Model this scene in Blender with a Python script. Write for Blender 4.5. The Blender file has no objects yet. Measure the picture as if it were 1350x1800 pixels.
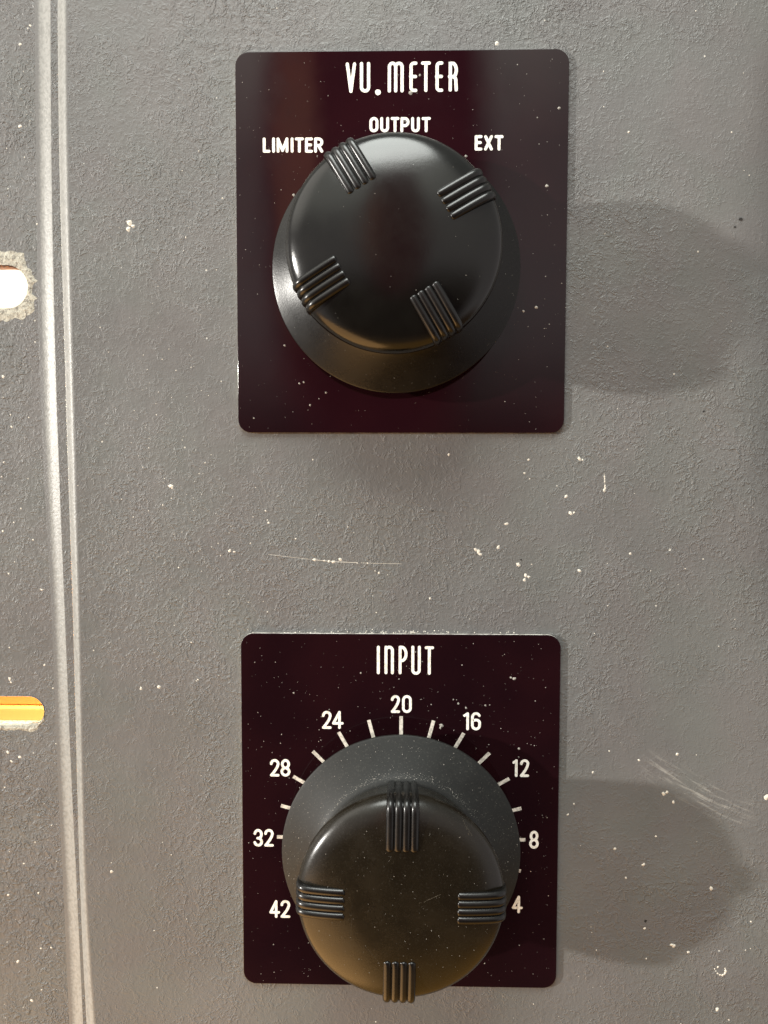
import bpy, bmesh, math, random
from mathutils import Matrix, Vector

SC = bpy.context.scene
COL = SC.collection
R = math.radians

# ----------------------------------------------------------------- camera
# panel space: X right, Y up, Z out of the panel, millimetres.  Blender: (X, -Z, Y) / 1000
F, W, H = 1352.0, 1350.0, 1800.0
PITCH, YAW, ROLL = 0.0534, -0.0209, -0.0018
CAM = (0.568, 4.624, 155.0)


def B(x, y, z):
    return Vector((x * .001, -z * .001, y * .001))


def cam_rot():
    rx = Matrix.Rotation(PITCH, 3, 'X')
    ry = Matrix.Rotation(YAW, 3, 'Y')
    rz = Matrix.Rotation(ROLL, 3, 'Z')
    return rz @ rx @ ry                    # panel -> camera


RC = cam_rot()


def at(px, py, z=0.0):
    """measured photo position -> the point of the plane at height z (mm)"""
    d = RC.transposed() @ Vector(((px - W / 2) / F, -(py - H / 2) / F, -1.0))
    t = (z - CAM[2]) / d.z
    return (CAM[0] + t * d.x, CAM[1] + t * d.y)


cam_d = bpy.data.cameras.new('camera')
cam = bpy.data.objects.new('camera', cam_d)
COL.objects.link(cam)
P2B = Matrix(((1, 0, 0), (0, 0, -1), (0, 1, 0)))
m = (P2B @ RC.transposed()).to_4x4()
m.translation = B(*CAM)
cam.matrix_world = m
cam_d.sensor_fit = 'VERTICAL'
cam_d.sensor_height = 24.0
cam_d.lens = 24.0 * F / H
cam_d.clip_start = 0.01
cam_d.clip_end = 20.0
SC.camera = cam

# ----------------------------------------------------------------- node helpers


class NT:
    def __init__(s, nt):
        s.nt = nt

    def n(s, t, **kw):
        nd = s.nt.nodes.new(t)
        for k, v in kw.items():
            setattr(nd, k, v)
        return nd

    def link(s, a, b):
        s.nt.links.new(a, b)

    def _in(s, sock, v):
        if v is None:
            return
        if hasattr(v, 'is_output'):
            s.link(v, sock)
        else:
            sock.default_value = v

    def math(s, op, a, b=None, c=None, clamp=False):
        nd = s.n('ShaderNodeMath', operation=op)
        nd.use_clamp = clamp
        for i, v in enumerate((a, b, c)):
            s._in(nd.inputs[i], v)
        return nd.outputs[0]

    def ramp(s, v, a, b, lo=0.0, hi=1.0):
        nd = s.n('ShaderNodeMapRange', interpolation_type='SMOOTHSTEP')
        for i, q in enumerate((v, a, b, lo, hi)):
            s._in(nd.inputs[i], q)
        return nd.outputs[0]

    def mix(s, f, a, b):
        nd = s.n('ShaderNodeMix', data_type='RGBA')
        s._in(nd.inputs[0], f)
        s._in(nd.inputs[6], a if hasattr(a, 'is_output') else tuple(a) + (1,) * (4 - len(a)))
        s._in(nd.inputs[7], b if hasattr(b, 'is_output') else tuple(b) + (1,) * (4 - len(b)))
        return nd.outputs[2]

    def noise(s, vec, scale, detail=2.0, rough=.5, dist=0.0):
        nd = s.n('ShaderNodeTexNoise')
        s._in(nd.inputs['Vector'], vec)
        nd.inputs['Scale'].default_value = scale
        nd.inputs['Detail'].default_value = detail
        nd.inputs['Roughness'].default_value = rough
        nd.inputs['Distortion'].default_value = dist
        return nd.outputs[0]


# ----------------------------------------------------------------- world: the dim room in front, with patches painted in for reflections and fill
world = bpy.data.worlds.new('World')
SC.world = world
world.use_nodes = True
g = NT(world.node_tree)
world.node_tree.nodes.clear()
tc = g.n('ShaderNodeTexCoord')
sx = g.n('ShaderNodeSeparateXYZ')
g.link(tc.outputs['Generated'], sx.inputs[0])
X_, Y_, Z_ = sx.outputs
az = g.math('MULTIPLY', g.math('ARCTAN2', X_, g.math('MULTIPLY', Y_, -1.0)), 57.2958)
el = g.math('MULTIPLY', g.math('ARCSINE', Z_), 57.2958)


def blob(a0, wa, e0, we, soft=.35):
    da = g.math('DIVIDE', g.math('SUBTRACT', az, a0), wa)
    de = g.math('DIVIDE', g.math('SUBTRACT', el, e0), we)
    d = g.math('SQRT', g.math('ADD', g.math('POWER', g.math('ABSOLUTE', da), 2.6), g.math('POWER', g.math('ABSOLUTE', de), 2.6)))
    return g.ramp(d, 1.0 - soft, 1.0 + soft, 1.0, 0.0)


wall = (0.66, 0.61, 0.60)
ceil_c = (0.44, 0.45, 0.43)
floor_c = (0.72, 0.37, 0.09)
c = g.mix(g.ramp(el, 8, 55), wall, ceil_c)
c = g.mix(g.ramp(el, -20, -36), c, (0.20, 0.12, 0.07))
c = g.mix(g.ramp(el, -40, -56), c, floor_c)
c = g.mix(blob(-66, 24, 42, 18, .5), c, (2.4, 2.3, 2.1))  # bright patch added for the highlight along the lower cap's shoulder
c = g.mix(g.math('MULTIPLY', blob(-12, 36, 39, 14, .5), .9), c, (1.6, 1.6, 1.45))  # bright patch added for the sheen on the upper cap's dome
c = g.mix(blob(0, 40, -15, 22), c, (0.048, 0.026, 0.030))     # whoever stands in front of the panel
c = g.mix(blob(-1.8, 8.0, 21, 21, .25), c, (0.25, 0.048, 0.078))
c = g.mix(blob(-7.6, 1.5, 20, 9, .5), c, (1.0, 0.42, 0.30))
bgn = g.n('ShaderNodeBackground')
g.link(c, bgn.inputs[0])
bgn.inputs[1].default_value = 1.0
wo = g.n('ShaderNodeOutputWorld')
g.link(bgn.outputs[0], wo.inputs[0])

# ----------------------------------------------------------------- lamps


def lamp(name, loc, target, size, watts, color, shape='DISK'):
    d = bpy.data.lights.new(name, 'AREA')
    d.shape = shape
    d.size = size
    d.energy = watts
    d.color = color
    o = bpy.data.objects.new(name, d)
    COL.objects.link(o)
    o.location = loc
    o.rotation_euler = (Vector(target) - Vector(loc)).to_track_quat('-Z', 'Y').to_euler()
    return o


lamp('room_lamp', (-2.02, -0.955, 0.235), (0, 0, 0), 0.075, 64.0, (1.0, 0.965, 0.90))
lamp('ceiling_lamp', (-0.06, -0.40, 0.66), (0, 0, 0.02), 0.46, 6.8, (0.96, 1.0, 0.95))
lamp('warm_floor_bounce', (-0.29, -0.17, -0.40), (-0.12, 0, -0.13), 0.50, 1.75, (1.0, 0.56, 0.22))  # added lamp standing in for warm bounce off the floor
lamp('slot_fill_light', (-0.02, 0.035, -0.02), (-0.085, 0.075, 0.0), 0.03, 0.85, (1.0, 0.89, 0.68))  # added light that brightens the boards seen through the slots

SC.view_settings.view_transform = 'Standard'
SC.view_settings.look = 'None'
SC.view_settings.exposure = 0.0
SC.view_settings.gamma = 1.0

# ----------------------------------------------------------------- materials


def new_mat(name):
    mt = bpy.data.materials.new(name)
    mt.use_nodes = True
    t = NT(mt.node_tree)
    return mt, t, mt.node_tree.nodes['Principled BSDF']


def obj_mm(t):
    tcn = t.n('ShaderNodeTexCoord')
    v = t.n('ShaderNodeVectorMath', operation='SCALE')
    t.link(tcn.outputs['Object'], v.inputs[0])
    v.inputs['Scale'].default_value = 1000.0
    return v.outputs[0]


def bump(t, bs, h, dist_mm, strength=1.0, prev=None):
    b = t.n('ShaderNodeBump')
    b.inputs['Strength'].default_value = strength
    b.inputs['Distance'].default_value = dist_mm * .001
    t.link(h, b.inputs['Height'])
    if prev is not None:
        t.link(prev, b.inputs['Normal'])
    t.link(b.outputs[0], bs.inputs['Normal'])
    return b.outputs[0]


def crinkle(t, v):
    """wrinkled spray paint: short worm-like ridges in patches over a fine orange peel"""
    wv = t.n('ShaderNodeTexNoise')
    t.link(v, wv.inputs['Vector'])
    wv.inputs['Scale'].default_value = .45
    wv.inputs['Detail'].default_value = 2
    off = t.n('ShaderNodeVectorMath', operation='MULTIPLY_ADD')
    t.link(wv.outputs['Color'], off.inputs[0])
    off.inputs[1].default_value = (1.6, 1.6, 1.6)
    t.link(v, off.inputs[2])
    w = off.outputs[0]
    n1 = t.noise(w, .68, 3.0, .55, .3)
    ridge = t.math('SUBTRACT', 1.0, t.math('MULTIPLY', t.math('ABSOLUTE', t.math('SUBTRACT', n1, .5)), 13.0), clamp=True)
    gate = t.ramp(t.noise(w, .40, 2.0), .42, .56)
    patch = t.ramp(t.noise(v, .022, 2.0), .36, .66, .34, 1.25)
    ridge = t.math('MULTIPLY', t.math('MULTIPLY', ridge, gate), patch)
    n2 = t.noise(w, 1.6, 3.0, .55, .4)
    ridge2 = t.math('SUBTRACT', 1.0, t.math('MULTIPLY', t.math('ABSOLUTE', t.math('SUBTRACT', n2, .5)), 10.0), clamp=True)
    ridge2 = t.math('MULTIPLY', t.math('MULTIPLY', ridge2, t.ramp(t.noise(v, .9, 2.0), .40, .56)), t.math('MULTIPLY', patch, .36))
    lumps = t.math('MULTIPLY', t.noise(v, 1.35, 3.0, .58), t.math('ADD', t.math('MULTIPLY', patch, .85), .12))
    fine = t.math('MULTIPLY', t.noise(v, 3.4, 2.0, .6), .16)
    return t.math('ADD', t.math('ADD', t.math('ADD', t.math('MULTIPLY', ridge, .78), ridge2), lumps), fine)


def paint_mat(name, base, scuff=False, dist=.125):
    mt, t, bs = new_mat(name)
    v = obj_mm(t)
    h = crinkle(t, v)
    tint = t.noise(v, .05, 3.0)
    c1 = t.mix(t.ramp(tint, .3, .7), [x * .91 for x in base], [base[0] * 1.06, base[1] * 1.07, base[2] * 1.07])
    c1 = t.mix(t.ramp(t.noise(v, .075, 2.0), .35, .65), c1, t.mix(.22, c1, (base[0] * 1.10, base[1] * .97, base[2] * .98)))
    c1 = t.mix(t.ramp(t.noise(v, .06, 2.0, .5, .5), .42, .66), c1, t.mix(.22, c1, (base[0] * .93, base[1] * 1.05, base[2] * .97)))
    # tiny pale specks of dust and knocked paint
    vor = t.n('ShaderNodeTexVoronoi')
    t.link(v, vor.inputs['Vector'])
    vor.inputs['Scale'].default_value = .42
    sel = t.n('ShaderNodeSeparateColor')
    t.link(vor.outputs['Color'], sel.inputs[0])
    rad = t.math('MULTIPLY', t.math('POWER', sel.outputs[0], 5.0), .10)
    spot = t.math('MULTIPLY', t.math('LESS_THAN', vor.outputs['Distance'], rad), t.math('GREATER_THAN', sel.outputs[1], .45))
    c1 = t.mix(t.math('MULTIPLY', spot, .75), c1, (.62, .60, .53))
    if scuff:
        # pale rubbed streaks low on the right
        sp = t.n('ShaderNodeSeparateXYZ')
        t.link(v, sp.inputs[0])
        x0, y0 = at(1225, 1392)
        ang = R(-27)
        dx = t.math('SUBTRACT', sp.outputs[0], x0)
        dz = t.math('SUBTRACT', sp.outputs[2], y0)
        u = t.math('ADD', t.math('MULTIPLY', dx, math.cos(ang)), t.math('MULTIPLY', dz, math.sin(ang)))
        w = t.math('ADD', t.math('MULTIPLY', dx, -math.sin(ang)), t.math('MULTIPLY', dz, math.cos(ang)))
        w = t.math('ADD', w, t.math('MULTIPLY', t.math('MULTIPLY', u, u), -.006))
        cmb = t.n('ShaderNodeCombineXYZ')
        t.link(t.math('MULTIPLY', u, .09), cmb.inputs[0])
        t.link(w, cmb.inputs[1])
        st = t.ramp(t.noise(cmb.outputs[0], 1.15, 4.0, .65), .47, .68)
        env = t.math('MULTIPLY', t.ramp(t.math('ABSOLUTE', u), 7.0, 14.5, 1.0, 0.0), t.ramp(t.math('ABSOLUTE', w), 1.2, 4.0, 1.0, 0.0))
        sc = t.math('MULTIPLY', t.math('MULTIPLY', st, env), .44)
        c1 = t.mix(sc, c1, (.47, .46, .42))
    t.link(c1, bs.inputs['Base Color'])
    rg = t.ramp(t.noise(v, .3, 3.0), .3, .7, .38, .50)
    t.link(rg, bs.inputs['Roughness'])
    bs.inputs['Specular IOR Level'].default_value = .45
    bump(t, bs, h, dist)
    return mt


PANEL = (.132, .131, .128)
M_panel = paint_mat('grey_crinkle_paint', PANEL, True)
M_flange = paint_mat('grey_crinkle_paint_flange', [x * .93 for x in PANEL], False, .18)

# worn pale edges
M_edge, t, bs = new_mat('worn_pale_edge')
v = obj_mm(t)
n1 = t.noise(v, 2.2, 4.0, .7)
at_ = t.n('ShaderNodeAttribute', attribute_name='wear')
wr = t.math('ADD', at_.outputs['Fac'], t.math('MULTIPLY', t.math('SUBTRACT', n1, .5), .7))
pale = t.mix(t.ramp(t.noise(v, 1.3, 3.0, .6), .35, .6), (.205, .207, .197), (.265, .267, .255))
t.link(t.mix(t.ramp(wr, .25, .75), PANEL, pale), bs.inputs['Base Color'])
bs.inputs['Roughness'].default_value = .38
bump(t, bs, t.math('ADD', t.noise(v, 2.6, 3.0, .6), t.math('MULTIPLY', t.noise(v, .9, 2.0), .5)), .07)

# bare chipped material round the slots, also paints the lower slot's sunlit wall
M_chip, t, bs = new_mat('chipped_primer')
v = obj_mm(t)
n1 = t.noise(v, 1.5, 4.0, .7, .6)
t.link(t.mix(t.ramp(n1, .36, .56), (.20, .185, .155), (.52, .50, .42)), bs.inputs['Base Color'])
bs.inputs['Roughness'].default_value = .75
bump(t, bs, t.noise(v, 1.9, 5.0, .7), .5)

M_rust, t, bs = new_mat('rusty_cut_edge')
v = obj_mm(t)
t.link(t.mix(t.noise(v, .9, 3.0), (.035, .011, .006), (.10, .045, .025)), bs.inputs['Base Color'])
bs.inputs['Roughness'].default_value = .8

# glossy maroon-black plates
M_plate, t, bs = new_mat('glossy_maroon_plate')
v = obj_mm(t)
t.link(t.mix(t.ramp(t.noise(v, .05, 2.0), .35, .65), (.0084, .0022, .0033), (.0118, .0029, .0040)), bs.inputs['Base Color'])
vor = t.n('ShaderNodeTexVoronoi')
t.link(v, vor.inputs['Vector'])
vor.inputs['Scale'].default_value = 1.5
sm = t.ramp(t.noise(v, .11, 4.0, .6), .40, .75, .045, .11)
t.link(sm, bs.inputs['Roughness'])
bs.inputs['Specular IOR Level'].default_value = .50
bump(t, bs, t.noise(v, .07, 2.0), .10, .25)

M_letter, t, bs = new_mat('cream_lettering')
v = obj_mm(t)
t.link(t.mix(t.ramp(t.noise(v, 1.6, 3.0), .36, .50), (.70, .66, .57), (.90, .87, .79)), bs.inputs['Base Color'])
bs.inputs['Roughness'].default_value = .45

M_tick, t, bs = new_mat('dusty_tick_paint')
v = obj_mm(t)
t.link(t.mix(t.ramp(t.noise(v, 1.9, 3.0), .35, .6), (.42, .39, .34), (.70, .64, .56)), bs.inputs['Base Color'])
bs.inputs['Roughness'].default_value = .55


def bakelite(name, base, r0, r1, dust, bmp):
    mt, t, bs = new_mat(name)
    v = obj_mm(t)
    n = t.noise(v, .16, 4.0, .6)
    fine = t.noise(v, 3.0, 3.0, .65)
    col = t.mix(t.ramp(n, .3, .7), [x * .85 for x in base], [x * 1.2 for x in base])
    if dust:
        d = t.math('MULTIPLY', t.ramp(fine, .54, .72), dust)
        col = t.mix(d, col, (.34, .32, .27))
    t.link(col, bs.inputs['Base Color'])
    t.link(t.ramp(t.math('ADD', t.math('MULTIPLY', n, .7), t.math('MULTIPLY', fine, .3)), .3, .7, r0, r1), bs.inputs['Roughness'])
    bs.inputs['Specular IOR Level'].default_value = .36 if 'skirt' in name else .5
    bump(t, bs, fine, bmp)
    return mt


M_cap = bakelite('black_bakelite_cap', (.0038, .0037, .0029), .14, .20, .0, .006)
M_rib = bakelite('black_bakelite_ribs', (.0040, .0037, .0032), .24, .34, .0, .004)
M_skirt = bakelite('satin_black_skirt', (.0035, .0032, .0026), .24, .32, .015, .012)
M_skirt_dusty = bakelite('dusty_satin_black_skirt', (.0085, .0092, .0084), .48, .58, .07, .014)
M_cap_dusty = bakelite('dusty_black_bakelite_cap', (.0080, .0060, .0030), .22, .32, .02, .008)

M_core, t, bs = new_mat('pale_laminate_core')
t.link(t.mix(t.ramp(t.noise(obj_mm(t), .5, 3.0), .38, .55), (.40, .37, .33), (.82, .79, .72)), bs.inputs['Base Color'])
bs.inputs['Roughness'].default_value = .5

M_fleck, t, bs = new_mat('pale_fleck')
t.link(t.mix(t.noise(obj_mm(t), .6, 2.0), (.50, .46, .38), (.80, .77, .69)), bs.inputs['Base Color'])
bs.inputs['Roughness'].default_value = .7
M_dust, t, bs = new_mat('grey_dust')
t.link(t.mix(t.noise(obj_mm(t), .9, 2.0), (.16, .15, .13), (.50, .47, .42)), bs.inputs['Base Color'])
bs.inputs['Roughness'].default_value = .8

M_dark, t, bs = new_mat('dark_pit')
bs.inputs['Base Color'].default_value = (.012, .011, .010, 1)
bs.inputs['Roughness'].default_value = .8

M_cream, t, bs = new_mat('cream_board')
t.link(t.mix(t.noise(obj_mm(t), .05, 3.0), (.82, .80, .68), (.90, .88, .78)), bs.inputs['Base Color'])
M_wood, t, bs = new_mat('honey_wood')
v = obj_mm(t)
sp = t.n('ShaderNodeSeparateXYZ')
t.link(v, sp.inputs[0])
cm = t.n('ShaderNodeCombineXYZ')
t.link(t.math('MULTIPLY', sp.outputs[0], .03), cm.inputs[0])
t.link(sp.outputs[1], cm.inputs[1])
t.link(sp.outputs[2], cm.inputs[2])
t.link(t.mix(t.noise(cm.outputs[0], .9, 4.0), (.74, .40, .075), (.90, .58, .15)), bs.inputs['Base Color'])
bs.inputs['Roughness'].default_value = .5
M_wood2 = M_wood.copy()
M_wood2.name = 'orange_wood'
for nd in M_wood2.node_tree.nodes:
    if nd.bl_idname == 'ShaderNodeMix':
        nd.inputs[6].default_value = (.66, .24, .035, 1)
        nd.inputs[7].default_value = (.80, .34, .06, 1)

# ----------------------------------------------------------------- mesh helpers


def link_obj(name, me, mat=None, parent=None, smooth=False):
    o = bpy.data.objects.new(name, me)
    COL.objects.link(o)
    if mat:
        me.materials.append(mat)
    if parent:
        o.parent = parent
    if smooth:
        for p in me.polygons:
            p.use_smooth = True
    return o


def mesh(verts, faces):
    me = bpy.data.meshes.new('mesh')
    me.from_pydata([tuple(q) for q in verts], [], faces)
    me.update()
    return me


def loft(rows, name, mat, parent=None, smooth=True):
    """rows of equal length, panel mm"""
    n = len(rows[0])
    vs = [B(*p) for r in rows for p in r]
    fs = []
    for i in range(len(rows) - 1):
        for j in range(n - 1):
            a = i * n + j
            fs.append((a, a + n, a + n + 1, a + 1))
    return link_obj(name, mesh(vs, fs), mat, parent, smooth)


def interp(pts, y):
    if y <= pts[0][0]:
        (a, b), (c_, d) = pts[0], pts[1]
    elif y >= pts[-1][0]:
        (a, b), (c_, d) = pts[-2], pts[-1]
    else:
        for k in range(len(pts) - 1):
            if pts[k][0] <= y <= pts[k + 1][0]:
                (a, b), (c_, d) = pts[k], pts[k + 1]
                break
    return b + (d - b) * (y - a) / (c_ - a)


def edge_curve(samples, z):
    """[(photo y, photo x)] -> smooth function panel y -> panel x at height z"""
    P = sorted((at(px, py, z)[1], at(px, py, z)[0]) for py, px in samples)

    def f(y):
        return sum(interp(P, y + d) * w for d, w in ((-14, .2), (-7, .2), (0, .2), (7, .2), (14, .2)))
    return f


def wear(o, cols, n):
    at_ = o.data.attributes.new('wear', 'FLOAT', 'POINT')
    for i in range(n):
        for j, w in enumerate(cols):
            at_.data[i * len(cols) + j].value = w


def tag(o, label, cat, group=None, kind=None):
    o['label'] = label
    o['category'] = cat
    if group:
        o['group'] = group
    if kind:
        o['kind'] = kind


# ----------------------------------------------------------------- the panel with its stepped left edge
ZF, ZS = -1.9, -0.95
e1L = edge_curve([(0, 71.5), (150, 73), (300, 75), (475, 76), (650, 80), (800, 86), (900, 91), (1000, 98), (1150, 105), (1350, 110), (1400, 114), (1600, 124), (1800, 132)], ZF)
e1R = edge_curve([(0, 88.7), (150, 89), (300, 90.5), (475, 93.3), (650, 97.8), (800, 102.5), (900, 107), (1000, 110.5), (1150, 117), (1350, 124), (1400, 127), (1600, 137), (1800, 146)], ZS)
e2L = edge_curve([(0, 101), (150, 102), (300, 104), (475, 109), (650, 114.8), (800, 118), (900, 122), (1000, 125.5), (1150, 130), (1350, 134.5), (1400, 136), (1600, 141), (1800, 152)], ZS)
e2R = edge_curve([(0, 117), (150, 117.3), (300, 119), (475, 123.5), (650, 128), (800, 132), (900, 134.5), (1000, 137.5), (1150, 141.5), (1350, 144.8), (1400, 146), (1600, 152), (1800, 167)], 0)
roll0 = edge_curve([(0, 1352), (150, 1302), (350, 1279), (550, 1274), (900, 1294), (1200, 1345), (1500, 1385), (1800, 1420)], 0)

YS = [-190 + 380 * i / 190 for i in range(191)]


def lip(x, x0):
    return .70 * math.exp(-max(x - x0, 0) / 8.5)           # the sheet is drawn up slightly towards its edge


def side_profile(y):
    x0 = e2R(y)
    xr = roll0(y)
    k = x0 - e2L(y)
    x1, zt = e2L(y), .70
    row = [(x1, y, ZS - .02), (x1 + .1, y, ZS + .02), (x1 + k * .3, y, ZS + (zt - ZS) * .32), (x1 + k * .85, y, zt - .12), (x0 + .05, y, zt - .02), (x0 + .5, y, lip(x0 + .5, x0 + .5))]
    return row, xr


WEAR_IN = [1.0, 1.0, 1.0, .95, .62, .05]
rows_b, rows_e = [], []
for y in YS:
    pr, xr = side_profile(y)
    rows_e.append(pr)
    xa = pr[-1][0]
    flat = [(xa + (xr - xa) * (i / 40) ** 1.5, y, lip(xa + (xr - xa) * (i / 40) ** 1.5, xa) - (0 if i < 40 else 0)) for i in range(41)]
    Rr = 27.0
    rl = [(xr + Rr * math.sin(a), y, -Rr * (1 - math.cos(a))) for a in [R(90) * i / 18 for i in range(1, 19)]]
    rows_b.append(flat + rl)
panel = loft(rows_b, 'front_panel', M_panel)
tag(panel, 'large grey crinkle painted metal panel that carries both black plates and their knobs', 'panel')
we = loft(rows_e, 'worn_edge', M_edge, panel)
wear(we, WEAR_IN, len(YS))
we['label'] = 'pale worn bevel along the left edge of the panel'
rows = []
for y in YS:
    a, b = e1R(y), e2L(y)
    rows.append([(a + (b - a) * i / 4, y, ZS) for i in range(5)])
strip = loft(rows, 'edge_strip', M_flange, panel)
rows = []
for y in YS:
    a, b = e1L(y), e1R(y)
    rows.append([(a - 1.5, y, ZF - .03), (a - 1.2, y, ZF + .012), (a - .6, y, ZF + .04), (a, y, ZF + .10), (a + (b - a) * .35, y, ZF * .78 + ZS * .22), (a + (b - a) * .8, y, ZF * .12 + ZS * .88), (b - .05, y, ZS - .01), (b, y, ZS)])
we = loft(rows, 'outer_worn_edge', M_edge, panel)
wear(we, [.0, .12, .38, .72, 1.0, 1.0, .95, .6], len(YS))
we['label'] = 'pale rubbed outer bevel beside the slotted flange'


# ----------------------------------------------------------------- slotted flange on the left
def slot_outline(xr, yc, hh, seed, wob=0.0, left=-150.0, n=20):
    rnd = random.Random(seed)
    ph = [rnd.uniform(0, 6.28) for _ in range(4)]
    pts = [(left, yc - hh), ]
    for k in range(9):
        pts.append((left + (xr - hh - left) * (k + 1) / 10, yc - hh))
    for i in range(n + 1):
        a = -math.pi / 2 + math.pi * i / n
        pts.append((xr - hh + hh * math.cos(a), yc + hh * math.sin(a)))
    for k in range(9):
        pts.append((xr - hh + (left - xr + hh) * (k + 1) / 10, yc + hh))
    pts.append((left, yc + hh))
    return pts


def fill2d(outers, name, z0, depth, mat, parent=None, bevel=0.0, bres=2, matrix=None):
    """filled planar outline(s) extruded from z0 (front) back by depth, panel mm"""
    cu = bpy.data.curves.new('outline', 'CURVE')
    cu.dimensions = '2D'
    cu.fill_mode = 'BOTH'
    for pts in outers:
        s = cu.splines.new('POLY')
        s.points.add(len(pts) - 1)
        for q, p in zip(s.points, pts):
            q.co = (p[0], p[1], 0, 1)
        s.use_cyclic_u = True
    cu.extrude = depth / 2 - bevel
    cu.bevel_depth = bevel
    cu.offset = -bevel
    cu.bevel_resolution = bres
    tmp = bpy.data.objects.new('tmp', cu)
    COL.objects.link(tmp)
    dg = bpy.context.evaluated_depsgraph_get()
    me = bpy.data.meshes.new_from_object(tmp.evaluated_get(dg))
    bpy.data.objects.remove(tmp)
    bpy.data.curves.remove(cu)
    for vtx in me.vertices:
        x, y, z = vtx.co
        vtx.co = B(x, y, z0 - depth / 2 + z)
    me.materials.clear()
    bm = bmesh.new()
    bm.from_mesh(me)
    bmesh.ops.remove_doubles(bm, verts=bm.verts, dist=2e-6)
    bmesh.ops.recalc_face_normals(bm, faces=bm.faces)
    bm.to_mesh(me)
    bm.free()
    return link_obj(name, me, mat, parent)


s1r = at(49, 507, ZF)
s1t, s1b = at(20, 466, ZF)[1], at(20, 542, ZF)[1]
s2r = at(77.5, 1247, ZF)
s2t, s2b = at(20, 1224, ZF)[1], at(20, 1276, ZF)[1]
S1 = (s1r[0], (s1t + s1b) / 2, (s1t - s1b) / 2)
S2 = (s2r[0], (s2t + s2b) / 2, (s2t - s2b) / 2)


def flange_outline():
    pts = [(-160, -190), ]
    ys = [-190 + 380 * i / 76 for i in range(77)]
    pts += [(e1L(y) + .3, y) for y in ys]
    pts += [(-160, 190)]
    return pts


holes = [slot_outline(S1[0], S1[1], S1[2], 1, left=-140), slot_outline(S2[0], S2[1], S2[2], 2, left=-128)]


def round_left(pts, xl, yc, hh, n=14):
    return [p for p in pts if p[0] > xl + hh] + [(xl + hh - hh * math.sin(math.pi * i / n), yc + hh * math.cos(math.pi * i / n)) for i in range(n + 1)]


holes = [round_left(holes[0], -110, S1[1], S1[2]), round_left(holes[1], -112, S2[1], S2[2])]
flange = fill2d([flange_outline()] + holes, 'mounting_flange', ZF, 3.6, M_flange)
flange.data.materials.append(M_rust)
flange.data.materials.append(M_chip)
for p in flange.data.polygons:
    if abs(p.normal.y) < .7 and p.center.x < e1L(0) * .001 - .004 and p.center.x > -.125:
        p.material_index = 1 if p.center.z > 0 else 2  # sunlight on the lower slot's wall is painted in with the pale material
tag(flange, 'grey painted flange with two rounded slots left of the two pale vertical edges', 'flange')


def chipped_ring(xr, yc, hh, widths, name, seed, z=.10, inner=.02):
    """irregular band of bare material round the right end of a slot; widths by angle"""
    rnd = random.Random(seed)
    ins, mid, outs = [], [], []
    N = 150
    L = 22.0
    tot = 2 * L + math.pi * hh
    for i in range(N + 1):
        s = tot * i / N
        if s < L:
            p, nr, a = (xr - hh - L + s, yc + hh), (0, 1), 90 + (L - s) * 3
        elif s < L + math.pi * hh:
            t_ = (s - L) / hh
            a = 90 - math.degrees(t_)
            nr = (math.cos(R(a)), math.sin(R(a)))
            p = (xr - hh + hh * nr[0], yc + hh * nr[1])
        else:
            d = s - L - math.pi * hh
            p, nr, a = (xr - hh - d, yc - hh), (0, -1), -90 - d * 3
        w = widths(a) * (1 + .13 * math.sin(i * .55 + seed) + .10 * rnd.uniform(-1, 1) + .16 * math.sin(i * .23 + 1) + .10 * math.sin(i * 1.3))
        w = max(w, .02)
        ins.append((p[0] + nr[0] * inner, p[1] + nr[1] * inner, ZF + .05))
        mid.append((p[0] + nr[0] * (inner + w * .5), p[1] + nr[1] * (inner + w * .5), ZF + z + rnd.uniform(-.05, .09)))
        outs.append((p[0] + nr[0] * (inner + w), p[1] + nr[1] * (inner + w), ZF + .012))
    return loft([ins, mid, outs], name, M_chip, flange, False)


w1 = chipped_ring(S1[0], S1[1], S1[2], lambda a: 2.6 if a > 60 else (2.0 if a > 10 else (1.0 if a > -20 else (2.3 if a > -75 else 2.6))), 'chipped_rim', 5)
w1['label'] = 'pale flaking bare patch round the upper slot'
w2 = chipped_ring(S2[0], S2[1], S2[2], lambda a: .03 if a > -25 else (.5 if a > -60 else 1.0), 'chipped_rim', 9, .12)
w2['label'] = 'thin pale chipped lip under the lower slot'

# what shows through the slots
bd = fill2d([[(-230, 2), (10, 2), (10, 130), (-230, 130)]], 'backing_board', -62, 6, M_cream)
tag(bd, 'bright cream board seen through the upper slot of the flange', 'board')
ysp = at(20, 1243.5, -42)[1]
wd = fill2d([[(-230, -110), (10, -110), (10, ysp - .15), (-230, ysp - .15)]], 'wooden_batten', -42, 20, M_wood, bevel=.3)
tag(wd, 'bright yellow wooden batten filling the lower half of the lower slot', 'batten', 'wooden battens behind the lower slot')
wd2 = fill2d([[(-230, ysp + .15), (10, ysp + .15), (10, -14), (-230, -14)]], 'wooden_batten', -44, 18, M_wood2, bevel=.3)
tag(wd2, 'orange wooden batten filling the upper half of the lower slot', 'batten', 'wooden battens behind the lower slot')


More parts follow.
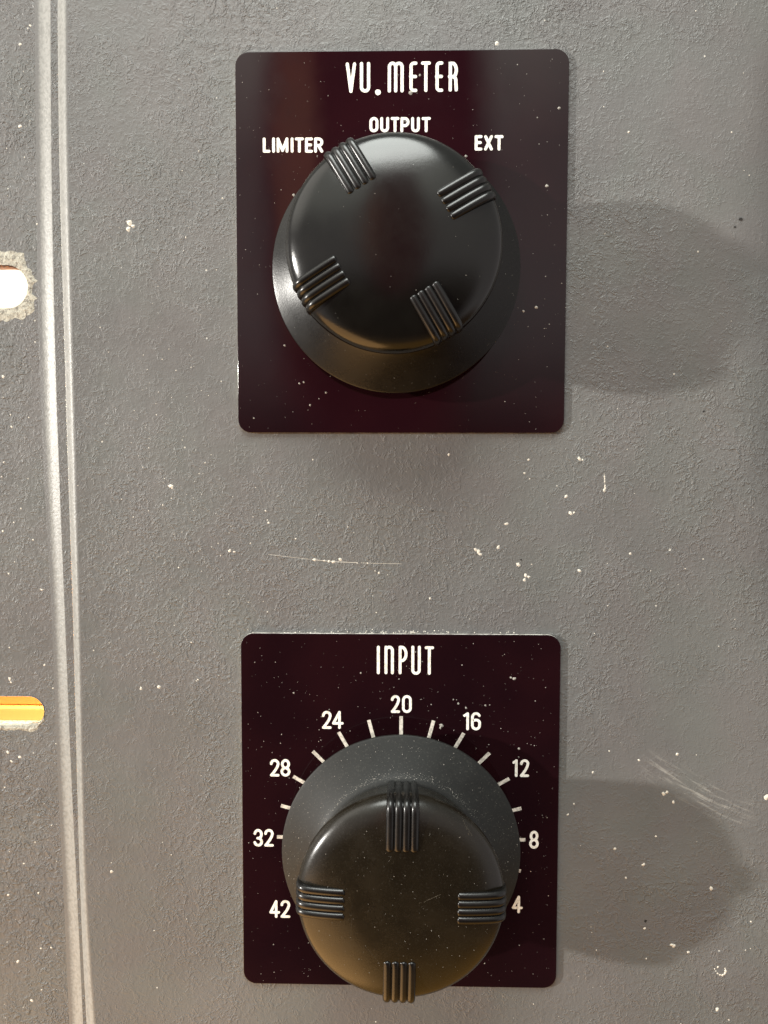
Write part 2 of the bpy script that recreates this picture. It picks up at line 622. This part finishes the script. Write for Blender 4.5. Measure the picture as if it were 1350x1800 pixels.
# ----------------------------------------------------------------- flecks, dust and scratches
def flake(vs, fs, x, y, z, r, rnd, tall=.5, stretch=1.0, ang=None, base=None):
    n = rnd.choice((5, 6, 7))
    ang = rnd.uniform(0, 6.28) if ang is None else ang
    i0 = len(vs)
    for k in range(n):
        a = 6.283 * k / n
        rr = r * rnd.uniform(.6, 1.15)
        u, w = rr * math.cos(a) * stretch, rr * math.sin(a)
        vs.append(B(x + u * math.cos(ang) - w * math.sin(ang), y + u * math.sin(ang) + w * math.cos(ang), z + .005))
    vs.append(B(x + r * rnd.uniform(-.2, .2), y + r * rnd.uniform(-.2, .2), z + r * tall))
    for k in range(n):
        fs.append((i0 + k, i0 + (k + 1) % n, i0 + n))


rnd = random.Random(11)
vs, fs = [], []
for px, py, r in [(228, 392, 7), (226, 404, 6), (234, 398, 5), (873, 76, 5), (1105, 232, 4), (301, 855, 5), (303, 858, 3), (404, 968, 4), (412, 970, 3),
                  (789, 799, 4), (1019, 807, 4.5), (1024, 808, 3), (1062, 862, 3.5), (995, 873, 4), (1003, 902, 4), (1009, 901, 3), (890, 921, 4),
                  (836, 966, 4), (841, 970, 5), (844, 974, 3.5), (876, 962, 4), (911, 993, 5), (924, 1012, 4), (929, 1014, 3.5), (922, 1019, 4),
                  (1018, 1003, 4.5), (1108, 973, 3), (929, 808, 2.5), (922, 832, 2.5), (248, 1210, 4), (279, 1207, 5), (197, 1530, 4.5), (197, 1515, 2),
                  (1181, 1661, 5), (1185, 1663, 4), (1210, 1674, 3.5), (1136, 1685, 2.5), (1133, 1632, 3), (1250, 1562, 4.5), (1167, 1395, 5), (1172, 1393, 4), (1184, 1410, 3.5),
                  (1190, 1325, 4), (1123, 1336, 3.5), (1071, 1320, 2.5), (1348, 1401, 6), (1042, 1357, 2.5), (998, 1432, 3), (1009, 1413, 2.5), (1153, 1470, 3), (1131, 1520, 4.5),
                  (1081, 1492, 4), (1100, 1543, 3), (553, 984, 4), (578, 986.5, 4), (586, 987.5, 4), (598, 983, 4), (570, 985.5, 3), (628, 990, 2), (646, 990, 2),
                  (666, 1007, 2.5), (472, 919, 3), (470, 914, 2), (467, 898, 2), (520, 947, 2), (550, 808, 2.5), (440, 955, 2), (756, 1052, 3), (1262, 1700, 3), (1320, 1620, 3), (1261, 1774, 5)]:
    x, y = at(px, py)
    flake(vs, fs, x, y, lip(x, e2R(y)), r / 8.72 * .75, rnd, .35, rnd.uniform(1, 1.5))
# crescent of torn paint low on the right
for k, (ax, ay, r_) in enumerate(((1256, 1703, .16), (1258, 1707, .14), (1261.5, 1711, .17), (1266, 1713.5, .19), (1270.5, 1713.5, .26), (1274, 1711, .30), (1275.5, 1706.5, .27), (1274.5, 1702.5, .15))):
    x, y = at(ax, ay)
    flake(vs, fs, x, y, 0, r_ * 1.1, rnd, .4, 1.3, R(-40 + 22 * k))
# upright nick
for k in range(6):
    x, y = at(1062.5 + .3 * k % 2, 838 + 4 * k)
    if k != 3:
        flake(vs, fs, x, y, 0, .17, rnd, .3, 1.8, R(88))
for i in range(470):
    px, py = rnd.uniform(135, 1345), rnd.uniform(-20, 1820)
    if rnd.random() < .45:
        px, py = rnd.gauss(330, 130), rnd.gauss(800, 200)
    if 405 < px < 1010 and (80 < py < 768 or 1110 < py < 1740) or px < 175:
        continue
    x, y = at(px, py)
    flake(vs, fs, x, y, lip(x, e2R(y)), .055 + .13 * rnd.random() ** 3, rnd, .4)
for i in range(70):                       # dirt caught along the top of the lower plate
    x, y = at(rnd.gauss(700, 90), 1113 - abs(rnd.gauss(0, 2.5)))
    flake(vs, fs, x, y, 0, rnd.uniform(.07, .18), rnd, .6)
fl = link_obj('paint_flecks', mesh(vs, fs), M_fleck, panel)
fl['kind'] = 'stuff'

vs, fs = [], []
for i in range(150):
    px, py = rnd.uniform(-10, 100), rnd.uniform(0, 1800)
    x, y = at(px, py, ZF)
    if x > e1L(y) - .6 or abs(y - S1[1]) < 9 or abs(y - S2[1]) < 4:
        continue
    flake(vs, fs, x, y, ZF, .06 + .22 * rnd.random() ** 4, rnd, .4)
for px, py, r in [(17, 1193, 5), (19, 1199, 3), (78, 1169, 4), (14, 1322, 5), (35, 1331, 5), (20, 1338, 4), (5, 662, 5), (20, 750, 3), (31, 1690, 5), (56, 1759, 5), (14, 1573, 4),
                  (53, 45, 4), (35, 78, 4), (35, 222, 5), (72, 1667, 3), (90, 1666, 3), (42, 1518, 3)]:
    x, y = at(px, py, ZF)
    flake(vs, fs, x, y, ZF, r / 8.9 * .6, rnd, .3, 1.3)
fl = link_obj('paint_flecks', mesh(vs, fs), M_fleck, flange)
fl['kind'] = 'stuff'

# the long fine scratch between the plates, and faint others
def scratch(pts, w, z=.006):
    vs, fs = [], []
    for k in range(len(pts) - 1):
        (x0, y0), (x1, y1) = at(*pts[k]), at(*pts[k + 1])
        l = math.hypot(x1 - x0, y1 - y0)
        nx, ny = -(y1 - y0) / l * w / 2, (x1 - x0) / l * w / 2
        i0 = len(vs)
        vs.extend([B(x0 - nx, y0 - ny, z), B(x0 + nx, y0 + ny, z), B(x1 + nx, y1 + ny, z + .004), B(x1 - nx, y1 - ny, z + .004)])
        fs.append((i0, i0 + 1, i0 + 2, i0 + 3))
    link_obj('scratch', mesh(vs, fs), M_fleck, panel)


scratch([(452, 972), (500, 978), (545, 983)], .045)
scratch([(548, 983.5), (590, 987.5), (628, 989)], .085)
scratch([(634, 989.3), (665, 990.2), (706, 991)], .05)
scratch([(1062, 832), (1063, 850), (1062, 866)], .05)

# pits where the paint has popped
vs, fs = [], []
for px, py, r in [(1302, 385, 3.5), (1292, 399, 2), (1237, 723, 2.2), (1135, 1619, 2.6), (916, 984, 1.6), (761, 898, 2.0), (222, 493, 1.8)]:
    x, y = at(px, py)
    vs, fs = [], []
    flake(vs, fs, x, y, .004, r / 8.72, rnd, .03, 1.2)
    link_obj('paint_pit', mesh(vs, fs), M_dark, panel)


# ----------------------------------------------------------------- stroke lettering
def arc(cx, cy, rx, ry, a0, a1, n=12):
    return [(cx + rx * math.cos(R(a0 + (a1 - a0) * i / n)), cy + ry * math.sin(R(a0 + (a1 - a0) * i / n))) for i in range(n + 1)]


def glyph(ch, w, h):
    r = w / 2
    if ch == 'V':
        return [[(0, h), (r, 0)], [(w, h), (r, 0)]]
    if ch == 'U':
        return [[(0, h)] + arc(r, r, r, r, 180, 360) + [(w, h)]]
    if ch in 'O0':
        return [arc(r, h - r, r, r, 0, 180) + arc(r, r, r, r, 180, 360) + [(w, h - r)]]
    if ch == 'T':
        return [[(0, h), (w, h)], [(r, h), (r, 0)]]
    if ch == 'I':
        return [[(r, 0), (r, h)]]
    if ch == 'L':
        return [[(0, h), (0, 0)], [(0, 0), (w, 0)]]
    if ch == 'E':
        return [[(0, 0), (0, h)], [(0, h), (w, h)], [(0, .52 * h), (.86 * w, .52 * h)], [(0, 0), (w, 0)]]
    if ch == 'X':
        return [[(0, 0), (w, h)], [(0, h), (w, 0)]]
    if ch == 'M':
        return [[(0, 0), (0, h)], [(0, h), (r, .06 * h)], [(r, .06 * h), (w, h)], [(w, h), (w, 0)]]
    if ch in 'PR':
        b = .29 * h if ch == 'P' else .265 * h
        bowl = [(0, h), (w - b, h)] + arc(w - b, h - b, b, b, 90, -90)[1:] + [(0, h - 2 * b)]
        out = [[(0, 0), (0, h)], bowl]
        if ch == 'R':
            out.append([(.45 * w, h - 2 * b), (w, 0)])
        return out
    if ch == 'p':
        rx, b = w * .95, .265 * h
        bowl = [(0, h), (.25 * w, h)] + arc(.25 * w, h - b, .75 * w, b, 90, -90)[1:] + [(0, h - 2 * b)]
        return [[(0, 0), (0, h)], bowl]
    if ch == 'm':
        q = w / 4
        return [[(0, 0)] + arc(q, h - q * 1.2, q, q * 1.2, 180, 0) + [(r, 0)], arc(w - q, h - q * 1.2, q, q * 1.2, 180, 0) + [(w, 0)]]
    if ch == 'n':
        return [[(0, 0), (0, h)], arc(r, h - r, r, r, 160, 0) + [(w, 0)]]
    if ch == 'e':
        q = w * .62
        return [[(w, h), (q, h)] + arc(q, h - q, q, q, 90, 180)[1:] + arc(q, q, q, q, 180, 270) + [(w, 0)], [(-.10 * w, .51 * h), (.95 * w, .51 * h)]]
    if ch == 'r':
        b = .26 * h
        bowl = [(0, h), (.4 * w, h)] + arc(.4 * w, h - b, .6 * w, b, 90, -80)[1:]
        leg = [(-.14 * w, .5 * h), (.45 * w, .5 * h)] + arc(.45 * w, .33 * h, .5 * w, .17 * h, 90, 0)[1:] + [(w, 0)]
        return [[(0, 0), (0, h)], bowl, leg]
    if ch == '1':
        return [[(w, 0), (w, h)], [(w, h), (0, .87 * h)]]
    if ch == '2':
        top = arc(r, h - r, r, r, 180, -25)
        x0, y0 = top[-1]
        cv = []
        for i in range(1, 9):
            s = i / 8
            cv.append(((1 - s) ** 2 * x0 + 2 * s * (1 - s) * (.80 * w) + s * s * 0, (1 - s) ** 2 * y0 + 2 * s * (1 - s) * (.42 * h) + 0))
        return [top + cv, [(0, 0), (w, 0)]]
    if ch == '3':
        b = .265 * h
        return [arc(r, h - b, r * .95, b, 170, -80) + [(.42 * w, h - 2 * b)], [(.42 * w, h - 2 * b)] + arc(r, (h - 2 * b) / 2, r, (h - 2 * b) / 2, 85, -170)]
    if ch == '4':
        return [[(.68 * w, 0), (.68 * w, h)], [(.68 * w, h), (0, .28 * h)], [(0, .28 * h), (w, .28 * h)]]
    if ch == '6':
        b = r
        return [arc(r, h - r, r, r, 25, 180) + arc(r, b, r, b, 180, 360) + [(w, .40 * h)] + arc(r, .40 * h, r, r * .8, 0, 120)[1:]]
    if ch == '8':
        b = .255 * h
        lo = (h - 2 * b) / 2
        return [arc(r, h - b, r * .88, b, -90, 270, 24), arc(r, lo, r, lo, 90, 450, 24)]
    return []


def ribbon(pts, w, z, vs, fs):
    pts = [p for i, p in enumerate(pts) if i == 0 or (Vector(p) - Vector(pts[i - 1])).length > 1e-5]
    closed = len(pts) > 3 and (Vector(pts[0]) - Vector(pts[-1])).length < 1e-4
    n = len(pts)
    hw = w / 2
    L, Rr = [], []
    for i in range(n):
        d0 = Vector(pts[i]) - Vector(pts[i - 1]) if i else None
        d1 = Vector(pts[i + 1]) - Vector(pts[i]) if i < n - 1 else None
        if closed and i in (0, n - 1):
            d0, d1 = Vector(pts[-1]) - Vector(pts[-2]), Vector(pts[1]) - Vector(pts[0])
        dd = d1.normalized() if d0 is None else (d0.normalized() if d1 is None else (d0.normalized() + d1.normalized()).normalized())
        k = 1.0
        if d0 is not None and d1 is not None:
            k = 1 / max(.5, dd.dot(d1.normalized()))
        nx, ny = -dd.y * hw * k, dd.x * hw * k
        L.append((pts[i][0] + nx, pts[i][1] + ny))
        Rr.append((pts[i][0] - nx, pts[i][1] - ny))

    def cap(p, d, sgn):
        a0 = math.atan2(d.y, d.x)
        return [(p[0] + hw * math.cos(a0 + s), p[1] + hw * math.sin(a0 + s)) for s in [sgn * (math.pi / 2 - math.pi * k / 8) for k in range(1, 8)]]
    dE = (Vector(pts[-1]) - Vector(pts[-2])).normalized()
    dS = (Vector(pts[0]) - Vector(pts[1])).normalized()
    i0 = len(vs)
    for a, b in zip(L, Rr):
        vs.append(B(a[0], a[1], z))
        vs.append(B(b[0], b[1], z))
    for i in range(n - 1):
        fs.append((i0 + 2 * i + 1, i0 + 2 * i + 3, i0 + 2 * i + 2, i0 + 2 * i))
    if closed:
        return
    for p, d, li, ri in ((pts[-1], dE, i0 + 2 * (n - 1), i0 + 2 * (n - 1) + 1), (pts[0], dS, i0 + 1, i0)):
        c_ = cap(p, d, 1)
        j0 = len(vs)
        for q in c_:
            vs.append(B(q[0], q[1], z))
        fs.append(tuple([ri] + list(range(j0 + len(c_) - 1, j0 - 1, -1)) + [li]))


ZP = 0.8                                                   # plate thickness


def word(letters, stroke_px, name, parent, mat=None):
    """letters: (glyph, x0, x1, y top, y bottom) as measured"""
    vs, fs = [], []
    k = 0
    rr = random.Random(len(letters))
    for ch, x0, x1, y0, y1 in letters:
        a = at(x0, y1, ZP)
        b = at(x1, y0, ZP)
        st = stroke_px / 8.72
        if ch == '.':
            k += 1
            c_ = ((a[0] + b[0]) / 2, (a[1] + b[1]) / 2)
            i0 = len(vs)
            rad = (b[0] - a[0]) / 2
            vs.extend([B(c_[0] + rad * math.cos(q * .5236) * rr.uniform(.9, 1.1), c_[1] + rad * math.sin(q * .5236) * rr.uniform(.85, 1.05), ZP + .03) for q in range(12)])
            fs.append(tuple(range(i0, i0 + 12)))
            continue
        w_, h_ = b[0] - a[0] - st, b[1] - a[1] - st
        for pl in glyph(ch, w_, h_):
            k += 1
            ribbon([(a[0] + st / 2 + p[0], a[1] + st / 2 + p[1]) for p in pl], st, ZP + .03 + .004 * (k % 6), vs, fs)
    return link_obj(name, mesh(vs, fs), mat or M_letter, parent)


def letters(s, xs, y0, y1):
    return [(ch, a, b, y0, y1) for ch, (a, b) in zip(s, xs)]


def rrect(x0, x1, y0, y1, r, n=8):
    pts = []
    for cx, cy, a0 in ((x1 - r, y1 - r, 0), (x0 + r, y1 - r, 90), (x0 + r, y0 + r, 180), (x1 - r, y0 + r, 270)):
        pts += arc(cx, cy, r, r, a0, a0 + 90, n)
    return pts


# ----------------------------------------------------------------- plates
def plate(x0, x1, y0, y1):
    o = fill2d([rrect(x0, x1, y0, y1, 2.7)], 'name_plate', ZP, ZP - .02, M_plate, None, .10, 2)
    o.data.materials.append(M_core)
    for p in o.data.polygons:
        if abs(p.normal.y) < .2:
            p.material_index = 1
    return o


def shade(o, ang=35):
    me = o.data
    for p in me.polygons:
        p.use_smooth = abs(p.normal.y) < .995          # the face itself stays flat
    bm = bmesh.new()
    bm.from_mesh(me)
    for e in bm.edges:
        if len(e.link_faces) == 2 and e.calc_face_angle(0) > R(ang):
            e.smooth = False
    bm.to_mesh(me)
    bm.free()


def plate_dust(parent, box, n, seed, extra=(), clear=None):
    rnd = random.Random(seed)
    vs, fs = [], []
    for i in range(n):
        px, py = rnd.uniform(box[0], box[2]), rnd.uniform(box[1], box[3])
        x, y = at(px, py, ZP)
        r = .035 + .11 * rnd.random() ** 5
        st = 1.0 if rnd.random() < .85 else rnd.uniform(2, 6)
        flake(vs, fs, x, y, ZP, r if st < 1.5 else .03, rnd, .4, st)
    for px, py, r in extra:
        x, y = at(px, py, ZP)
        flake(vs, fs, x, y, ZP, r / 8.72, rnd, .4, 1.15)
    o = link_obj('dust', mesh(vs, fs), M_dust, parent)
    o['kind'] = 'stuff'
    return o


p1 = plate(-31.93, 33.11, 12.18, 86.34)
tag(p1, 'glossy dark maroon plate lettered VU. METER under the upper knob', 'name plate', 'dark maroon name plates')
p2 = plate(-31.76, 33.09, -102.12, -28.37)
tag(p2, 'glossy dark maroon plate lettered INPUT with numbered scale under the lower knob', 'name plate', 'dark maroon name plates')
for p in (p1, p2):
    shade(p)

word([('V', 607.7, 626, 109.7, 163.5), ('U', 632.6, 650.8, 109, 163), ('.', 659, 669.8, 157, 167.5), ('m', 681.5, 709.7, 108.3, 162.8), ('e', 719.6, 733.6, 108.3, 162),
      ('T', 739.8, 757.3, 108, 162), ('e', 765.3, 779.3, 108, 161.8), ('r', 788.5, 805, 108.5, 161)], 5.5, 'title_lettering', p1)
word(letters('LIMITER', [(462, 475.2), (478, 483.8), (486.4, 506.9), (510.7, 516.2), (518.5, 534), (536.2, 549.9), (552.2, 568.2)], 241.7, 268.6), 4.9, 'position_lettering', p1)
word(letters('OUTPUT', [(649.3, 665.2), (668.3, 684), (686.7, 702), (703.8, 720), (722.7, 738), (741, 757.2)], 205.8, 232.7), 4.9, 'position_lettering', p1)
word(letters('EXT', [(834.2, 848.1), (850.8, 866.5), (869.2, 885.2)], 237.6, 264.8), 5.0, 'position_lettering', p1)
plate_dust(p1, (420, 92, 995, 755), 420, 3, [(983, 190, 3.2), (961, 327, 3.0), (943, 540, 3.0), (920, 547, 2.2), (516, 343, 2.5), (819, 274, 2.4), (722, 163, 3.5), (738, 132, 2), (500, 607, 2), (545, 712, 2), (534, 672, 1.8), (446, 735, 1.8), (573, 690, 2), (526, 674, 2)])

word([('I', 662, 668, 1135, 1185), ('n', 675.8, 692.4, 1135, 1185), ('p', 700.6, 716.4, 1135, 1185), ('U', 722.9, 739.7, 1135, 1186), ('T', 746.3, 762.9, 1136, 1186)], 5.2, 'title_lettering', p2)
for ls in ([('2', 687, 703.2), ('0', 706.6, 723.8), (1222, 1253)], [('2', 566, 582.8), ('4', 583.8, 604), (1249.7, 1281)], [('1', 814, 824.4), ('6', 827.8, 845.5), (1252, 1283.5)],
           [('2', 474.7, 491.2), ('8', 493.2, 510.5), (1334.3, 1364.7)], [('1', 900.3, 910), ('2', 913.8, 930.4), (1334.6, 1365.5)], [('3', 445.6, 462.2), ('2', 464.7, 481.1), (1457.2, 1487.8)],
           [('4', 473.7, 492.2), ('2', 493.3, 510.2), (1582.2, 1613)], [('8', 930, 947.2), (1460.3, 1491.7)], [('4', 899.7, 918.9), (1574.4, 1605)]):
    y0, y1 = ls[-1]
    word([(ch, a, b, y0, y1) for ch, a, b in ls[:-1]], 4.7, 'scale_number', p2)

K1 = (-0.293, 43.092)
K2 = (0.903, -70.717)
for k in range(-6, 8):
    a = R(15 * k)
    vs, fs = [], []
    ro, ri, hw = 25.5, 20.0, .36
    q = []
    for rr_, s in ((ri, -hw), (ri, hw), (ro, hw), (ro, -hw)):
        q.append(B(K2[0] + rr_ * math.sin(a) + s * math.cos(a), K2[1] + rr_ * math.cos(a) - s * math.sin(a), ZP + .03))
    link_obj('tick_mark', mesh(q, [(0, 3, 2, 1)]), M_tick, p2)
plate_dust(p2, (430, 1122, 975, 1728), 700, 4, [(776, 1275, 4), (774, 1279, 3), (806, 1237, 2.4), (819, 1244, 2.2), (853, 1240, 1.8), (904, 1193, 3), (898, 1191, 2), (912, 1316, 2.4), (797, 1230, 1.5), (516, 1218, 1.8), (634, 1183, 1.6)])


# ----------------------------------------------------------------- knobs (local: mm, axis along Z out of the plate)
def lathe(profile, seg=160):
    vs, fs = [], []
    n = len(profile)
    for i in range(seg):
        a = 2 * math.pi * i / seg
        for r, z in profile:
            vs.append(B(r * math.cos(a), r * math.sin(a), z))
    for i in range(seg):
        j = (i + 1) % seg
        for k in range(n - 1):
            if profile[k][0] < 1e-6:
                fs.append((i * n + k, i * n + k + 1, j * n + k + 1)[::1])
            elif profile[k + 1][0] < 1e-6:
                fs.append((i * n + k, i * n + k + 1, j * n + k))
            else:
                fs.append((i * n + k, i * n + k + 1, j * n + k + 1, j * n + k))
    me = mesh(vs, fs)
    bm = bmesh.new()
    bm.from_mesh(me)
    bmesh.ops.remove_doubles(bm, verts=bm.verts, dist=1e-7)
    bmesh.ops.recalc_face_normals(bm, faces=bm.faces)
    bm.to_mesh(me)
    bm.free()
    return me


def smooth_poly(pts, it=3):
    for _ in range(it):
        q = [pts[0]]
        for a, b in zip(pts, pts[1:]):
            q.append((a[0] * .75 + b[0] * .25, a[1] * .75 + b[1] * .25))
            q.append((a[0] * .25 + b[0] * .75, a[1] * .25 + b[1] * .75))
        q.append(pts[-1])
        pts = q
    return pts


SK = [(5.0, 2.2), (19.0, 2.2), (19.4, 4.6)] + smooth_poly([(22.6, 5.7), (23.5, 6.1), (23.6, 6.25), (23.6, 6.6), (23.55, 6.78), (23.3, 6.9), (20.5, 8.14), (17.3, 9.72), (16.2, 10.45), (15.5, 10.75), (14.5, 10.85)], 2) + [(5.0, 10.85), (5.0, 2.2)]
CP = [(4.5, 10.5)] + smooth_poly([(14.7, 10.5), (15.4, 10.75), (15.75, 11.3), (16.3, 13.0), (17.2, 17.0), (17.95, 19.8), (18.62, 21.7), (18.05, 23.5), (16.0, 24.6), (13.3, 25.3), (9.0, 25.95), (4.5, 26.25), (0.0, 26.3)], 3)

RIB_PATH = smooth_poly([(9.65, 24.6), (9.7, 25.95), (10.2, 26.12), (12.5, 26.0), (15.6, 25.65), (17.6, 25.2), (18.6, 23.9), (18.6, 21.0), (17.6, 16.5), (16.5, 12.0), (16.0, 10.2)], 2)


def rib_mesh():
    vs, fs = [], []
    S = 12
    P = RIB_PATH
    n = len(P)
    for k in range(4):
        off = (k - 1.5) * 1.42
        i0 = len(vs)
        for i, (r, z) in enumerate(P):
            a = P[max(i - 1, 0)]
            b = P[min(i + 1, n - 1)]
            tx, tz = b[0] - a[0], b[1] - a[1]
            l = math.hypot(tx, tz)
            nx, nz = -tz / l, tx / l                    # outward normal in the (r, z) plane
            # radial path: outward is up / away from the axis
            rad = .73
            dep = .60
            taper = 1.0
            for s in range(S):
                an = 2 * math.pi * s / S
                u = rad * math.cos(an) * taper
                w = dep * math.sin(an) * taper
                rr_, zz = r + nx * (w - dep), z + nz * (w - dep)
                # lines stay parallel: local tangent offset
                vs.append(B(off + u, rr_, zz))
        for i in range(n - 1):
            for s in range(S):
                s2 = (s + 1) % S
                fs.append((i0 + i * S + s, i0 + i * S + s2, i0 + (i + 1) * S + s2, i0 + (i + 1) * S + s))
        fs.append(tuple(i0 + s for s in range(S)))
        fs.append(tuple(i0 + (n - 1) * S + s for s in range(S))[::-1])
    # the solid bed the ribs stand on
    i0 = len(vs)
    bed = []
    for i, (r, z) in enumerate(P):
        a = P[max(i - 1, 0)]
        b = P[min(i + 1, n - 1)]
        tx, tz = b[0] - a[0], b[1] - a[1]
        l = math.hypot(tx, tz)
        bed.append((r + tz / l * .42, z - tx / l * .42))
    bed = [(max(p[0], 10.0), min(p[1], 25.72)) for p in bed]
    bed = bed + [(12.0, 10.3), (12.0, 20.0)]
    nb = len(bed)
    for x in (-2.72, 2.72):
        for r, z in bed:
            vs.append(B(x, r, z))
    for i in range(nb):
        j = (i + 1) % nb
        fs.append((i0 + i, i0 + j, i0 + nb + j, i0 + nb + i))
    fs.append(tuple(range(i0, i0 + nb)))
    fs.append(tuple(range(i0 + 2 * nb - 1, i0 + nb - 1, -1)))
    me = mesh(vs, fs)
    bm = bmesh.new()
    bm.from_mesh(me)
    bmesh.ops.recalc_face_normals(bm, faces=bm.faces)
    for e in bm.edges:
        if len(e.link_faces) == 2 and e.calc_face_angle(0) > R(55):
            e.smooth = False
    for f in bm.faces:
        f.smooth = True
    bm.to_mesh(me)
    bm.free()
    return me


def make_knob(loc, rot, tilt, label, skirt_mat, cap_mat, me_s, me_c, me_r):
    root = bpy.data.objects.new('control_knob', None)
    COL.objects.link(root)
    root.empty_display_size = .01
    root.location = B(loc[0], loc[1], 0)
    root.rotation_euler = (0, R(rot), R(tilt))
    tag(root, label, 'knob', 'black skirted control knobs')
    sk = link_obj('skirt', me_s.copy(), skirt_mat, root, True)
    cp = link_obj('cap', me_c.copy(), cap_mat, root, True)
    for k in range(4):
        rb = link_obj('grip_ribs', me_r, None, cp)
        if not me_r.materials:
            me_r.materials.append(M_rib)
        rb.rotation_euler = (0, R(90 * k), 0)
    return root, sk, cp


ms, mc, mr = lathe(SK), lathe(CP), rib_mesh()
k1, sk1, cp1 = make_knob(K1, -31.0, -0.9, 'black ribbed knob below the OUTPUT lettering, clean and turned towards LIMITER', M_skirt, M_cap, ms, mc, mr)
k2, sk2, cp2 = make_knob(K2, 1.0, 0.0, 'dusty black ribbed knob inside the ring of numbers on the INPUT plate', M_skirt_dusty, M_cap_dusty, ms, mc, mr)


def prof_z(profile, r):
    best = None
    for a, b in zip(profile, profile[1:]):
        lo, hi = min(a[0], b[0]), max(a[0], b[0])
        if lo <= r <= hi and hi > lo:
            z = a[1] + (b[1] - a[1]) * (r - a[0]) / (b[0] - a[0])
            best = z if best is None else max(best, z)
    return best


def knob_dust(parent, profile, n, r0, r1, seed, rmax, crowd=None):
    rnd = random.Random(seed)
    vs, fs = [], []
    for i in range(n):
        r = math.sqrt(rnd.uniform(r0 * r0, r1 * r1))
        a = rnd.uniform(0, 6.283)
        if crowd and rnd.random() < crowd[0]:
            r = r0 + abs(rnd.gauss(0, crowd[1]))
            a = R(rnd.gauss(90, 42))
        z = prof_z(profile, r)
        if z is None:
            continue
        st = 1.0 if rnd.random() < .8 else rnd.uniform(2.5, 6)
        flake(vs, fs, r * math.cos(a), r * math.sin(a), z, (.035 + (rmax - .035) * rnd.random() ** 4) if st < 1.5 else .028, rnd, .4, st)
    o = link_obj('dust', mesh(vs, fs), M_dust, parent)
    o['kind'] = 'stuff'


knob_dust(sk2, SK, 900, 16.4, 23.0, 21, .12, (.45, .5))
knob_dust(cp2, CP, 170, .5, 16.0, 22, .08)

def knob_lines(parent, profile, k, z0, lines):
    rnd = random.Random(77)
    vs, fs = [], []
    for (x0, y0), (x1, y1), w in lines:
        a, b = at(x0, y0, z0), at(x1, y1, z0)
        n = max(3, int(math.hypot(b[0] - a[0], b[1] - a[1]) / .22))
        ang = math.atan2(b[1] - a[1], b[0] - a[0])
        for i in range(n):
            if rnd.random() < .25:
                continue
            x = a[0] + (b[0] - a[0]) * i / n - k[0] + rnd.uniform(-.03, .03)
            y = a[1] + (b[1] - a[1]) * i / n - k[1] + rnd.uniform(-.03, .03)
            z = prof_z(profile, math.hypot(x, y))
            if z is None:
                continue
            flake(vs, fs, x, y, z - .004, w, rnd, .12, 3.2, ang)
    link_obj('scuff_mark', mesh(vs, fs), M_scuff, parent)


M_scuff, t, bs = new_mat('rubbed_bakelite')
bs.inputs['Base Color'].default_value = (.075, .066, .048, 1)
bs.inputs['Roughness'].default_value = .6
for ln in ([((619, 1590), (618, 1668), .028)], [((634, 1650), (668, 1690), .03)], [((737, 1582), (775, 1567), .05), ((745, 1580), (770, 1569), .05)],
           [((690, 1512), (684, 1548), .025)], [((806, 1440), (826, 1470), .05), ((812, 1446), (824, 1474), .05), ((816, 1448), (830, 1476), .04)]):
    knob_lines(cp2, CP, K2, 25.4, ln)
knob_dust(sk1, SK, 90, 17.0, 23.0, 23, .09)
knob_dust(cp1, CP, 35, .5, 16.0, 24, .07)
